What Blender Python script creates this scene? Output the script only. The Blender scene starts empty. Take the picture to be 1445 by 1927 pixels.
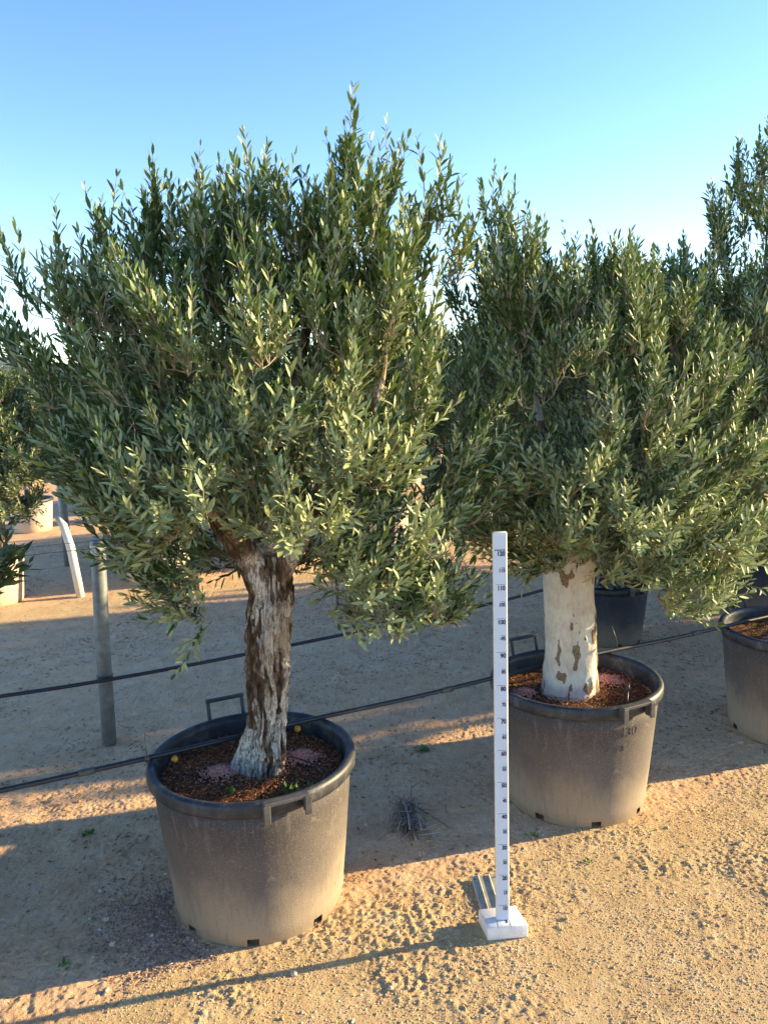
import bpy, math, random
import numpy as np
from mathutils import Vector, Matrix

R = math.radians
sc = bpy.context.scene
C = sc.collection

# ------------------------------------------------------------------ camera
CAM_H, CAM_F, CAM_P, CAM_R = 1.6752, 1493.2, .1621, -.0317
cd = bpy.data.cameras.new("camera"); cam = bpy.data.objects.new("camera", cd); C.objects.link(cam)
cd.sensor_fit = 'VERTICAL'; cd.sensor_height = 36.0; cd.lens = CAM_F / 1927 * 36.0
cd.clip_start = .05; cd.clip_end = 6000
cam.matrix_world = (Matrix.Translation((0, 0, CAM_H)) @ Matrix.Rotation(math.pi/2 - CAM_P, 4, 'X')
                    @ Matrix.Rotation(CAM_R * -1 * -1, 4, 'Z'))
sc.camera = cam

# ------------------------------------------------------------------ sky and sun
SUN_EL, SUN_AZ = R(14.5), R(12.5)          # azimuth measured from +X towards +Y
w = bpy.data.worlds.new("World"); sc.world = w; w.use_nodes = True
nt = w.node_tree; bg = nt.nodes['Background']
sky = nt.nodes.new('ShaderNodeTexSky'); sky.sky_type = 'NISHITA'; sky.sun_disc = False
sky.sun_elevation = SUN_EL; sky.sun_rotation = math.pi/2 - SUN_AZ
sky.air_density = .9; sky.dust_density = .1; sky.ozone_density = 1.3; sky.altitude = 100
hs = nt.nodes.new('ShaderNodeHueSaturation'); hs.inputs['Saturation'].default_value = 1.25; hs.inputs['Hue'].default_value = .513; hs.inputs['Value'].default_value = .97
gm = nt.nodes.new('ShaderNodeGamma'); gm.inputs['Gamma'].default_value = 1.0; nt.links.new(hs.outputs[0], gm.inputs['Color'])
nt.links.new(sky.outputs[0], hs.inputs['Color']); nt.links.new(gm.outputs[0], bg.inputs[0]); bg.inputs[1].default_value = .132
sl = bpy.data.lights.new("sun", 'SUN'); sl.energy = 4.6; sl.angle = R(.55); sl.color = (1.0, .77, .42)
so = bpy.data.objects.new("sun", sl); C.objects.link(so)
sd = Vector((math.cos(SUN_EL)*math.cos(SUN_AZ), math.cos(SUN_EL)*math.sin(SUN_AZ), math.sin(SUN_EL)))
so.rotation_euler = sd.to_track_quat('Z', 'Y').to_euler(); so.location = sd * 30
sc.view_settings.view_transform = 'Standard'; sc.view_settings.look = 'None'
sc.view_settings.exposure = 1.78; sc.view_settings.gamma = 1.0
sc.cycles.max_bounces = 8; sc.cycles.transparent_max_bounces = 4

# ------------------------------------------------------------------ tagging
def tag(o, label=None, cat=None, group=None, kind=None):
    if label: o['label'] = label
    if cat: o['category'] = cat
    if group: o['group'] = group
    if kind: o['kind'] = kind
    return o
def empty(name, loc, rz=0.0):
    o = bpy.data.objects.new(name, None); C.objects.link(o); o.location = loc; o.rotation_euler = (0, 0, rz)
    o.empty_display_size = .1
    return o
def kids(o): return [c for c in C.objects if c.parent == o]
def copy_tree(o, parent=None):
    c = o.copy(); C.objects.link(c)
    if parent: c.parent = parent
    for ch in kids(o): copy_tree(ch, c)
    return c

# ------------------------------------------------------------------ mesh helpers
class MB:
    def __init__(s): s.v = []; s.f = []
    def add(s, verts, faces):
        n = len(s.v); s.v += [tuple(p) for p in verts]; s.f += [tuple(i+n for i in q) for q in faces]
    def box(s, c, d, rz=0.0, rot=None):
        x, y, z = (q/2 for q in d)
        M = rot if rot is not None else Matrix.Rotation(rz, 3, 'Z')
        P = [Vector(c) + M @ Vector((a*x, b*y, e*z)) for e in (-1, 1) for b in (-1, 1) for a in (-1, 1)]
        s.add(P, [(0,2,3,1),(4,5,7,6),(0,1,5,4),(2,6,7,3),(0,4,6,2),(1,3,7,5)])
    def tube(s, pts, rad, n=8, cap=True):
        pts = [Vector(p) for p in pts]; m = len(pts)
        rad = rad if isinstance(rad, (list, tuple)) else [rad]*m
        base = len(s.v); prev = None
        for i, p in enumerate(pts):
            t = (pts[min(i+1, m-1)] - pts[max(i-1, 0)]).normalized()
            if prev is None:
                u = t.orthogonal().normalized()
            else:
                u = (prev - t*prev.dot(t)); u = u.normalized() if u.length > 1e-6 else t.orthogonal().normalized()
            prev = u; b = t.cross(u)
            for k in range(n):
                a = 2*math.pi*k/n
                s.v.append(tuple(p + (u*math.cos(a) + b*math.sin(a))*rad[i]))
        for i in range(m-1):
            for k in range(n):
                s.f.append((base+i*n+k, base+i*n+(k+1) % n, base+(i+1)*n+(k+1) % n, base+(i+1)*n+k))
        if cap:
            s.f.append(tuple(base+k for k in range(n))[::-1]); s.f.append(tuple(base+(m-1)*n+k for k in range(n)))
    def build(s, name, mat, parent=None, smooth=True, bevel=0):
        me = bpy.data.meshes.new(name); me.from_pydata(s.v, [], s.f); me.materials.append(mat)
        if smooth: me.polygons.foreach_set('use_smooth', [True]*len(me.polygons))
        me.update()
        o = bpy.data.objects.new(name, me); C.objects.link(o)
        if parent: o.parent = parent
        if bevel:
            b = o.modifiers.new('bevel', 'BEVEL'); b.width = bevel; b.segments = 2; b.limit_method = 'ANGLE'
        return o

def np_mesh(name, V, loops, sizes, mat, parent=None, smooth=True, attrs=None):
    me = bpy.data.meshes.new(name)
    V = np.asarray(V, np.float32); loops = np.asarray(loops, np.int32).ravel(); sizes = np.asarray(sizes, np.int32)
    me.vertices.add(len(V)); me.vertices.foreach_set('co', V.ravel())
    me.loops.add(len(loops)); me.loops.foreach_set('vertex_index', loops)
    me.polygons.add(len(sizes)); st = np.concatenate([[0], np.cumsum(sizes)[:-1]]).astype(np.int32)
    me.polygons.foreach_set('loop_start', st); me.polygons.foreach_set('loop_total', sizes)
    me.polygons.foreach_set('use_smooth', np.full(len(sizes), smooth))
    me.update(calc_edges=True)
    for k, a in (attrs or {}).items():
        at = me.attributes.new(k, 'FLOAT', 'POINT'); at.data.foreach_set('value', np.asarray(a, np.float32))
    me.materials.append(mat)
    o = bpy.data.objects.new(name, me); C.objects.link(o)
    if parent: o.parent = parent
    return o

def _h(i, j, k, s):
    n = (i.astype(np.uint64)*np.uint64(73856093)) ^ (j.astype(np.uint64)*np.uint64(19349663)) ^ (k.astype(np.uint64)*np.uint64(83492791)) ^ np.uint64(s*2654435761 & 0xffffffff)
    n = n & np.uint64(0xffffffff); n = (n ^ (n >> np.uint64(13)))*np.uint64(1274126177) & np.uint64(0xffffffff)
    n = n ^ (n >> np.uint64(16)); n = n*np.uint64(2246822519) & np.uint64(0xffffffff); n = n ^ (n >> np.uint64(15))
    return (n & np.uint64(0xffffff)).astype(np.float64)/0xffffff*2 - 1
def noise(x, y, z=0.0, s=1):
    x = np.asarray(x, float)+1000; y = np.asarray(y, float)+1000; z = np.asarray(z, float)+1000+x*0
    i, j, k = np.floor(x).astype(np.int64), np.floor(y).astype(np.int64), np.floor(z).astype(np.int64)
    a, b, c = x-i, y-j, z-k; a, b, c = a*a*(3-2*a), b*b*(3-2*b), c*c*(3-2*c)
    L = lambda p, q, t: p+(q-p)*t
    return L(L(L(_h(i,j,k,s), _h(i+1,j,k,s), a), L(_h(i,j+1,k,s), _h(i+1,j+1,k,s), a), b),
             L(L(_h(i,j,k+1,s), _h(i+1,j,k+1,s), a), L(_h(i,j+1,k+1,s), _h(i+1,j+1,k+1,s), a), b), c)
def fbm(x, y, z=0.0, s=1, o=4):
    t = 0; am = .5; fr = 1.0
    for q in range(o): t = t + am*noise(np.asarray(x)*fr, np.asarray(y)*fr, np.asarray(z)*fr, s+q); am *= .5; fr *= 2.03
    return t

# ------------------------------------------------------------------ materials
def mat(name):
    m = bpy.data.materials.new(name); m.use_nodes = True
    return m, m.node_tree, m.node_tree.nodes['Principled BSDF']
def N(nt, t, **kw):
    n = nt.nodes.new('ShaderNode'+t)
    for k, v in kw.items():
        if k.startswith('i_'): n.inputs[k[2:].replace('_', ' ')].default_value = v
        else: setattr(n, k, v)
    return n
def noise_n(nt, co, scale, detail=4, rough=.55, dist=0.0):
    n = N(nt, 'TexNoise'); n.inputs['Scale'].default_value = scale; n.inputs['Detail'].default_value = detail
    n.inputs['Roughness'].default_value = rough; n.inputs['Distortion'].default_value = dist
    nt.links.new(co, n.inputs['Vector']); return n.outputs['Fac']
def ramp(nt, fac, stops):
    r = N(nt, 'ValToRGB'); e = r.color_ramp.elements
    while len(e) < len(stops): e.new(.5)
    for q, (p, c) in zip(e, stops): q.position = p; q.color = (*c, 1) if len(c) == 3 else c
    nt.links.new(fac, r.inputs[0]); return r.outputs[0]
def g(v): return (v, v, v)
def mix(nt, fac, a, b, mode='MIX'):
    m = N(nt, 'Mix', data_type='RGBA', blend_type=mode)
    for i, x in ((0, fac), (6, a), (7, b)):
        if isinstance(x, (int, float)): m.inputs[i].default_value = x
        elif isinstance(x, tuple): m.inputs[i].default_value = (*x, 1)
        else: nt.links.new(x, m.inputs[i])
    return m.outputs[2]
def mth(nt, op, a, b=0.0, c=None):
    m = N(nt, 'Math', operation=op)
    for i, x in enumerate((a, b) if c is None else (a, b, c)):
        if isinstance(x, (int, float)): m.inputs[i].default_value = x
        else: nt.links.new(x, m.inputs[i])
    return m.outputs[0]
def bump(nt, h, dist, strength=1.0):
    b = N(nt, 'Bump'); b.inputs['Distance'].default_value = dist; b.inputs['Strength'].default_value = strength
    nt.links.new(h, b.inputs['Height']); return b.outputs[0]
def obco(nt): return N(nt, 'TexCoord').outputs['Object']
def smat(name, col, rough=.6, var=.25, scale=30, bmp=0.0, metallic=0.0, spec=.5):
    m, t, b = mat(name); co = obco(t); n = noise_n(t, co, scale, 5)
    c2 = tuple(x*(1-var) for x in col); c3 = tuple(min(1, x*(1+var*.6)) for x in col)
    t.links.new(ramp(t, n, [(.3, c2), (.7, c3)]), b.inputs['Base Color'])
    b.inputs['Roughness'].default_value = rough; b.inputs['Metallic'].default_value = metallic
    b.inputs['Specular IOR Level'].default_value = spec
    if bmp: t.links.new(bump(t, noise_n(t, co, scale*3, 4), bmp), b.inputs['Normal'])
    return m
M = {}

def m_ground():
    m, t, b = mat('dry_soil'); co = obco(t)
    at = N(t, 'Attribute', attribute_name='front').outputs['Fac']
    clod = N(t, 'Attribute', attribute_name='clod').outputs['Fac']
    big = noise_n(t, co, .9, 5); mid = noise_n(t, co, 7, 6, .6); fine = noise_n(t, co, 120, 5, .65); vf = noise_n(t, co, 420, 3, .7)
    comp = ramp(t, mid, [(.3, (.56, .345, .185)), (.5, (.71, .46, .255)), (.68, (.75, .535, .325))])
    comp = mix(t, ramp(t, big, [(.4, g(0)), (.65, g(.6))]), comp, (.67, .42, .225))
    fr = ramp(t, mid, [(.3, (.50, .345, .165)), (.6, (.62, .45, .225)), (.8, (.70, .54, .30))])
    c = mix(t, at, comp, fr)
    # dark reddish grit / bark specks lying in patches
    sp = N(t, 'TexVoronoi', i_Scale=150.0); t.links.new(co, sp.inputs['Vector'])
    spk = ramp(t, sp.outputs['Distance'], [(.12, g(1)), (.26, g(0))])
    pat = ramp(t, noise_n(t, co, 3.2, 4, .6), [(.45, g(0)), (.62, g(1))])
    keep = ramp(t, sp.outputs['Color'], [(.45, g(0)), (.5, g(1))])
    f = mth(t, 'MULTIPLY', mth(t, 'MULTIPLY', spk, keep), mth(t, 'MULTIPLY_ADD', pat, .55, .25))
    c = mix(t, f, c, (.18, .08, .05))
    st_ = N(t, 'Mapping'); st_.inputs['Scale'].default_value = (1, .45, 1); st_.inputs['Rotation'].default_value = (0, 0, .5); t.links.new(co, st_.inputs[0])
    blot = noise_n(t, st_.outputs[0], 42, 6, .75)
    c = mix(t, ramp(t, blot, [(.30, g(.75)), (.46, g(0))]), c, (.27, .145, .09))
    c = mix(t, ramp(t, noise_n(t, co, 14, 5, .7), [(.56, g(0)), (.70, g(.45))]), c, (.70, .55, .40))
    c = mix(t, ramp(t, fine, [(.3, g(.5)), (.5, g(0))]), c, (.27, .19, .135))
    c = mix(t, ramp(t, vf, [(.6, g(0)), (.75, g(.35))]), c, (.72, .6, .45))
    t.links.new(c, b.inputs['Base Color']); b.inputs['Roughness'].default_value = .95
    b.inputs['Specular IOR Level'].default_value = .15
    h = mth(t, 'ADD', mth(t, 'MULTIPLY', fine, .7), mth(t, 'MULTIPLY', vf, .3))
    t.links.new(bump(t, h, .009), b.inputs['Normal'])
    return m
M['ground'] = m_ground()

def m_leaf(name, top, under, coarse=False):
    m, t, b = mat(name)
    geo = N(t, 'NewGeometry'); rnd = geo.outputs['Random Per Island']
    tp = ramp(t, rnd, [(0, tuple(x*.62 for x in top)), (.6, top), (.95, (top[0]*1.5, top[1]*1.4, top[2]*1.25)), (.985, (top[0]*1.6, top[1]*1.5, top[2]*1.2)), (1, (top[0]*4.2, top[1]*2.4, top[2]*1.2))])
    un = ramp(t, rnd, [(0, tuple(x*.75 for x in under)), (1, tuple(x*1.15 for x in under))])
    c = mix(t, geo.outputs['Backfacing'], tp, un)
    t.links.new(c, b.inputs['Base Color'])
    t.links.new(ramp(t, geo.outputs['Backfacing'], [(0, g(.30)), (1, g(.55))]), b.inputs['Roughness'])
    b.inputs['Specular IOR Level'].default_value = .5
    tr = N(t, 'BsdfTranslucent'); t.links.new(mix(t, .5, c, (.16, .22, .03)), tr.inputs['Color'])
    ms = N(t, 'MixShader'); ms.inputs[0].default_value = .2
    t.links.new(b.outputs[0], ms.inputs[1]); t.links.new(tr.outputs[0], ms.inputs[2])
    t.links.new(ms.outputs[0], t.nodes['Material Output'].inputs['Surface'])
    return m
M['leaf'] = m_leaf('olive_leaf', (.072, .132, .044), (.37, .43, .20))
M['leaf_far'] = m_leaf('olive_leaf_far', (.070, .125, .045), (.28, .33, .17))

def m_twig():
    m, t, b = mat('olive_twig'); n = noise_n(t, obco(t), 9, 3)
    t.links.new(ramp(t, n, [(.35, (.20, .165, .12)), (.65, (.42, .34, .23))]), b.inputs['Base Color']); b.inputs['Roughness'].default_value = .8
    return m
M['twig'] = m_twig()

def m_bark(kind):
    m, t, b = mat('bark_'+kind); co = obco(t)
    at = N(t, 'Attribute', attribute_name='bark').outputs['Fac']
    mp = N(t, 'Mapping'); mp.inputs['Scale'].default_value = (1, 1, .42); t.links.new(co, mp.inputs[0])
    st = noise_n(t, mp.outputs[0], 62, 6, .65); fi = noise_n(t, co, 160, 4, .6); bl = noise_n(t, co, 8, 4, .6, .5)
    dark = ramp(t, st, [(.32, (.020, .013, .009)), (.5, (.085, .055, .036)), (.72, (.30, .225, .155))])
    if kind == 'fissured':
        lime = ramp(t, bl, [(.35, (.42, .35, .27)), (.6, (.62, .58, .51))])
        mp2 = N(t, 'Mapping'); mp2.inputs['Scale'].default_value = (1, 1, .22); t.links.new(co, mp2.inputs[0])
        ck = mth(t, 'ABSOLUTE', mth(t, 'SUBTRACT', noise_n(t, mp2.outputs[0], 48, 5, .7, .6), .5))
        lime = mix(t, ramp(t, ck, [(.012, g(.9)), (.045, g(0))]), lime, (.10, .065, .04))
        lime = mix(t, ramp(t, fi, [(.35, g(.6)), (.5, g(0))]), lime, (.28, .21, .15))
        dv = mth(t, 'ADD', at, mth(t, 'MULTIPLY', mth(t, 'SUBTRACT', st, .5), 1.1))
        c = mix(t, ramp(t, dv, [(.36, g(0)), (.50, g(1))]), lime, dark)
    elif kind == 'lime':
        lime = ramp(t, bl, [(.3, (.52, .44, .34)), (.6, (.68, .62, .52))])
        lime = mix(t, ramp(t, st, [(.46, g(0)), (.75, g(.6))]), lime, (.36, .28, .19))
        dv = mth(t, 'ADD', at, mth(t, 'MULTIPLY', mth(t, 'SUBTRACT', fi, .5), .5))
        c = mix(t, ramp(t, dv, [(.47, g(0)), (.53, g(1))]), lime, ramp(t, fi, [(.3, (.09, .06, .035)), (.65, (.32, .23, .14))]))
    else:
        c = ramp(t, st, [(.3, (.10, .075, .05)), (.55, (.30, .23, .16)), (.75, (.48, .40, .30))])
    t.links.new(c, b.inputs['Base Color']); b.inputs['Roughness'].default_value = .9; b.inputs['Specular IOR Level'].default_value = .2
    t.links.new(bump(t, mth(t, 'ADD', mth(t, 'MULTIPLY', st, .8), mth(t, 'MULTIPLY', fi, .3)), .008, .8), b.inputs['Normal'])
    return m
M['bark_f'] = m_bark('fissured'); M['bark_l'] = m_bark('lime'); M['bark_p'] = m_bark('plain')

def m_pot(name, top, low, dust):
    m, t, b = mat(name); co = obco(t)
    z = N(t, 'SeparateXYZ'); t.links.new(co, z.inputs[0])
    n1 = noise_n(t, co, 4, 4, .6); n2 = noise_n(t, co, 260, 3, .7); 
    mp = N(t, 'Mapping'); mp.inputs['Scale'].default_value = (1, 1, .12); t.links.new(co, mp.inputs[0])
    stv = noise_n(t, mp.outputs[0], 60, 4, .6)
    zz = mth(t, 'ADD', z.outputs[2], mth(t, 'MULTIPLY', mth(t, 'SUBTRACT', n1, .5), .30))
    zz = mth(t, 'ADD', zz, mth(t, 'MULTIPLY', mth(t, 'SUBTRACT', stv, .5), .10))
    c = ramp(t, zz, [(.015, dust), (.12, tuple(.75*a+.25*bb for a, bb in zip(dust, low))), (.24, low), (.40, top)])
    c = mix(t, ramp(t, n2, [(.52, g(0)), (.72, g(.55))]), c, tuple(min(1, x*1.9+.05) for x in low))
    c = mix(t, ramp(t, n2, [(.28, g(.6)), (.42, g(0))]), c, tuple(x*.45 for x in top))
    c = mix(t, ramp(t, stv, [(.56, g(0)), (.68, g(.45))]), c, tuple(min(1, x*1.5) for x in low))
    sc_ = noise_n(t, co, 22, 6, .75, 1.2)
    c = mix(t, ramp(t, sc_, [(.60, g(0)), (.66, g(.5))]), c, tuple(.6*a+.4*bb for a, bb in zip(dust, low)))
    c = mix(t, ramp(t, sc_, [(.30, g(.55)), (.38, g(0))]), c, tuple(x*.6 for x in top))
    t.links.new(c, b.inputs['Base Color']); b.inputs['Roughness'].default_value = .72; b.inputs['Specular IOR Level'].default_value = .3
    t.links.new(bump(t, mth(t, 'ADD', n2, stv), .0012, .8), b.inputs['Normal'])
    return m
M['pot'] = m_pot('weathered_pot_plastic', (.066, .056, .053), (.125, .105, .090), (.33, .26, .18))
M['pot_black'] = m_pot('dusty_black_plastic', (.022, .026, .036), (.05, .05, .055), (.20, .165, .12))
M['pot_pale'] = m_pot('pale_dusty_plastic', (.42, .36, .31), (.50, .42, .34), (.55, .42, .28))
def m_rim():
    m, t, b = mat('rim_plastic'); co = obco(t); n = noise_n(t, co, 18, 6, .7)
    t.links.new(ramp(t, n, [(.42, (.016, .020, .028)), (.56, (.035, .038, .045)), (.70, (.13, .12, .105))]), b.inputs['Base Color'])
    b.inputs['Roughness'].default_value = .5; t.links.new(bump(t, noise_n(t, co, 90, 4), .0006), b.inputs['Normal']); return m
M['rim'] = m_rim()
M['black'] = smat('black_polyethylene', (.022, .024, .03), .38, .35, 20, .0004)
M['grip'] = smat('grey_worn_plastic', (.075, .072, .07), .5, .35, 40, .0005)

def m_soil():
    m, t, b = mat('potting_soil'); co = obco(t)
    n = noise_n(t, co, 60, 6, .7); n2 = noise_n(t, co, 6, 3)
    c = ramp(t, n, [(.35, (.035, .018, .010)), (.55, (.13, .06, .028)), (.75, (.27, .13, .06))])
    t.links.new(c, b.inputs['Base Color']); b.inputs['Roughness'].default_value = .95
    t.links.new(bump(t, n, .02), b.inputs['Normal']); return m
M['soil'] = m_soil()
def rnd_mat(name, stops, rough=.8, mul=None):
    m, t, b = mat(name); geo = N(t, 'NewGeometry')
    t.links.new(ramp(t, geo.outputs['Random Per Island'], stops), b.inputs['Base Color']); b.inputs['Roughness'].default_value = rough
    b.inputs['Specular IOR Level'].default_value = .2
    return m
M['chips'] = rnd_mat('bark_chips', [(0, (.07, .025, .011)), (.4, (.26, .09, .03)), (.75, (.46, .18, .062)), (1, (.66, .38, .17))])
M['pink'] = rnd_mat('pink_fertiliser', [(0, (.44, .15, .10)), (.6, (.64, .28, .20)), (1, (.74, .46, .36))])
M['clod'] = rnd_mat('soil_clods', [(0, (.48, .31, .16)), (.5, (.63, .45, .24)), (1, (.76, .60, .37))], .95)
M['pebble'] = rnd_mat('pebbles', [(0, (.30, .17, .10)), (.3, (.44, .27, .17)), (.6, (.50, .40, .31)), (1, (.56, .48, .39))], .85)
M['litter'] = rnd_mat('leaf_litter', [(0, (.05, .035, .025)), (.4, (.13, .085, .055)), (.8, (.27, .18, .11)), (1, (.42, .33, .22))], .8)
M['weed'] = rnd_mat('weed_leaf', [(0, (.06, .13, .03)), (1, (.14, .25, .06))], .5)
M['deadtwig'] = rnd_mat('dry_twigs', [(0, (.10, .075, .055)), (.6, (.26, .22, .18)), (1, (.42, .38, .33))], .8)
M['white'] = smat('white_paint', (.76, .75, .72), .5, .13, 45, .0006)
M['strip'] = smat('blue_white_label', (.58, .66, .76), .35, .05, 12)
M['ink'] = smat('navy_ink', (.012, .02, .07), .5, .1)
M['galv'] = smat('galvanised_steel', (.22, .245, .255), .5, .3, 25, .0008, .3)
M['plate'] = smat('weathered_zinc', (.46, .43, .33), .55, .35, 30, .001, .3)
M['pvc'] = smat('white_pipe', (.68, .66, .62), .5, .12, 20)
M['dripper'] = smat('amber_plastic', (.62, .27, .015), .35, .2, 200)
M['wire'] = smat('steel_wire', (.10, .10, .10), .45, .3, 50, 0, .5)
M['hill'] = smat('scrub_hill', (.085, .115, .105), .95, .35, .02)

# ------------------------------------------------------------------ ground: one sheet to the horizon
ROW = Vector((1.19, .58)).normalized()       # direction of the planted rows
def front_mask(x, y):
    d = (x+.46)*(-ROW.y) + (y-2.13)*ROW.x     # signed distance behind the line in front of the first row
    d = d + .09*fbm(x*3, y*3, 0, 5)*2
    a = np.clip(.5 - d/.16, 0, 1)
    d3 = (x+2.9)*(-ROW.y) + (y-5.75)*ROW.x     # gravelly verge in front of the third row
    b3 = np.clip(1-np.abs(d3-.1)/.45, 0, 1)
    return np.maximum(a, b3)
def ground_h(x, y, fm=None):
    fm = front_mask(x, y) if fm is None else fm
    r = np.hypot(x, y); near = np.clip(1-(r-6)/8, 0, 1)
    h = .010*fbm(x*1.3, y*1.3, 0, 3, 3)
    l1 = noise(x*34, y*34, 0, 21); l2 = noise(x*75, y*75, 0, 22); l3 = noise(x*15, y*15, 0, 23)
    patch = np.clip(.55+fbm(x*4, y*4, 0, 31)*1.6, .15, 1.2)
    l4 = noise(x*110, y*110, 0, 25); wx = .01*noise(x*40, y*40, 0, 26)
    cr = np.abs(fbm((x+wx)*22, (y-wx)*22, 0, 27, 3))
    lumps = (np.maximum(0, l1+.05)**1.3*.0014 + np.maximum(0, noise((x+wx)*66, (y+wx)*66, 0, 28)+.1)*.0036 + np.maximum(0, l4)*.0042 + np.maximum(0, l2)*.003 + np.maximum(0, l3)*.0022)*patch
    smooth = .0014*l2 + .0035*l3 + .0014*l1 + .0020*l4 + (-.0030)*np.clip(1-cr*14, 0, 1)*np.clip(fbm(x*5, y*5, 0, 44)*3+.5, 0, 1)
    # low kicked-up bank of soil where the lit verge meets the trodden strip
    return h*1 + near*(lumps*fm + smooth*(1-fm))
def axis(a0, a1, step, far, grow):
    c = list(np.arange(a0, a1, step)); s = step
    while c[-1] < far: s = min(s*grow, 200); c.append(c[-1]+s)
    s = step; lo = []
    p = c[0]
    while p > -far: s = min(s*grow, 200); p -= s; lo.append(p)
    return np.array(lo[::-1]+c)
gx = axis(-1.45, 2.0, .0046, 1500, 1.045); gy = axis(1.7, 3.45, .0048, 1500, 1.02)
gy = np.concatenate([gy[gy < 1.7][::4], gy[gy >= 1.7]])
X, Y = np.meshgrid(gx, gy); x, y = X.ravel(), Y.ravel()
fm = front_mask(x, y); z = ground_h(x, y, fm)
nx, ny = len(gx), len(gy)
idx = np.arange(nx*ny).reshape(ny, nx)
quads = np.stack([idx[:-1, :-1], idx[:-1, 1:], idx[1:, 1:], idx[1:, :-1]], -1).reshape(-1, 4)
go = np_mesh('ground', np.stack([x, y, z], 1), quads, np.full(len(quads), 4), M['ground'], None, True, {'front': fm, 'clod': fm*0})
tag(go, kind='structure')
def gz(x_, y_): return float(ground_h(np.array([x_]), np.array([y_]))[0])

# far hill ridge
hv = []; hf = []; rs = np.linspace(-1500, 1500, 160)
hh = 22 + 16*np.clip(-(rs+150)/350, -1, 1) + 9*fbm(rs/160, rs*0, 0, 77)*2
for i, (a, b_) in enumerate(zip(rs, hh)): hv += [(a, 760, -2), (a, 860, b_*.8), (a, 950, b_), (a, 1300, -2)]
for i in range(len(rs)-1):
    for k in range(3): q = i*4+k; hf.append((q, q+4, q+5, q+1))
mb = MB(); mb.add(hv, hf); tag(mb.build('hills', M['hill']), kind='structure')

# ------------------------------------------------------------------ scatters (stuff)
rg = np.random.default_rng(5)
ICO = np.array([(0,0,1),(.894,0,.447),(.276,.851,.447),(-.724,.526,.447),(-.724,-.526,.447),(.276,-.851,.447),(.724,.526,-.447),(-.276,.851,-.447),(-.894,0,-.447),(-.276,-.851,-.447),(.724,-.526,-.447),(0,0,-1)])
ICF = np.array([(0,1,2),(0,2,3),(0,3,4),(0,4,5),(0,5,1),(1,6,2),(2,7,3),(3,8,4),(4,9,5),(5,10,1),(6,7,2),(7,8,3),(8,9,4),(9,10,5),(10,6,1),(6,11,7),(7,11,8),(8,11,9),(9,11,10),(10,11,6)])
def lumps(name, P, S, m, parent=None, flat=.7, smooth=False, jit=.35):
    n = len(P); V = ICO[None]*(1+rg.uniform(-jit, jit, (n, 12, 1))); V = V*rg.uniform(.6, 1.2, (n, 1, 3))*np.array([1, 1, flat])
    a = rg.uniform(0, 6.28, n); ca, sa = np.cos(a)[:, None], np.sin(a)[:, None]
    V = np.stack([V[..., 0]*ca-V[..., 1]*sa, V[..., 0]*sa+V[..., 1]*ca, V[..., 2]], -1)*S[:, None, None] + P[:, None, :]
    F = (ICF[None]+np.arange(n)[:, None, None]*12).reshape(-1, 3)
    return np_mesh(name, V.reshape(-1, 3), F, np.full(len(F), 3), m, parent, smooth)
def scatter(n, x0, x1, y0, y1, keep):
    x = rg.uniform(x0, x1, n); y = rg.uniform(y0, y1, n); k = keep(x, y); return x[k], y[k]
def clear_pots(x, y):
    ok = np.ones(len(x), bool)
    for px, py in ((-.453, 2.43), (.738, 3.01), (1.9, 3.56)): ok &= np.hypot(x-px, y-py) > .28
    return ok
x, y = scatter(240000, -1.6, 2.4, 1.6, 4.0, lambda x, y: (front_mask(x, y) > rg.uniform(.2, .9, len(x))) & (np.abs(x) < .56*y) & (rg.uniform(0, 1, len(x)) < .30+.55*np.clip(.5+fbm(x*6, y*6, 0, 66)*2.4, 0, 1)) & clear_pots(x, y))
S = .0012+.0031*rg.power(.45, len(x))*rg.uniform(.2, 1, len(x)); S[rg.uniform(0, 1, len(x)) > .994] *= 2.2
tag(lumps('soil_clods', np.stack([x, y, ground_h(x, y)+S*.2], 1), S, M['clod']), 'loose ochre clods of dry soil over the sunlit verge', 'soil clods', kind='stuff')
x, y = scatter(26000, -3.5, 4, 1.7, 8.5, lambda x, y: (rg.uniform(0, 1, len(x)) < .75-.5*(y/9)) & clear_pots(x, y))
S = .0015+.006*rg.uniform(0, 1, len(x))**5
tag(lumps('pebbles', np.stack([x, y, ground_h(x, y)+S*.25], 1), S, M['pebble']), 'small pebbles and grit scattered over the bare ground', 'pebbles', kind='stuff')
# grit washed against the left side of the first pot
a = rg.normal(R(215), R(26), 5200); rr = .285+.24*rg.uniform(0, 1, 5200)**1.9+np.abs(rg.normal(0,.03,5200))
x = -.453+rr*np.cos(a)*1.0; y = 2.43+rr*np.sin(a)
k = front_mask(x, y) < .6; x, y = x[k], y[k]
S = .0016+.0028*rg.uniform(0, 1, len(x))**2
M['grit'] = rnd_mat('dark_grit', [(0, (.17, .10, .075)), (.6, (.34, .21, .15)), (1, (.48, .36, .28))], .9)
tag(lumps('dark_grit', np.stack([x, y, ground_h(x, y)+S*.3], 1), S, M['grit']), 'dark reddish grit gathered beside the nearest pot', 'grit', kind='stuff')

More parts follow.
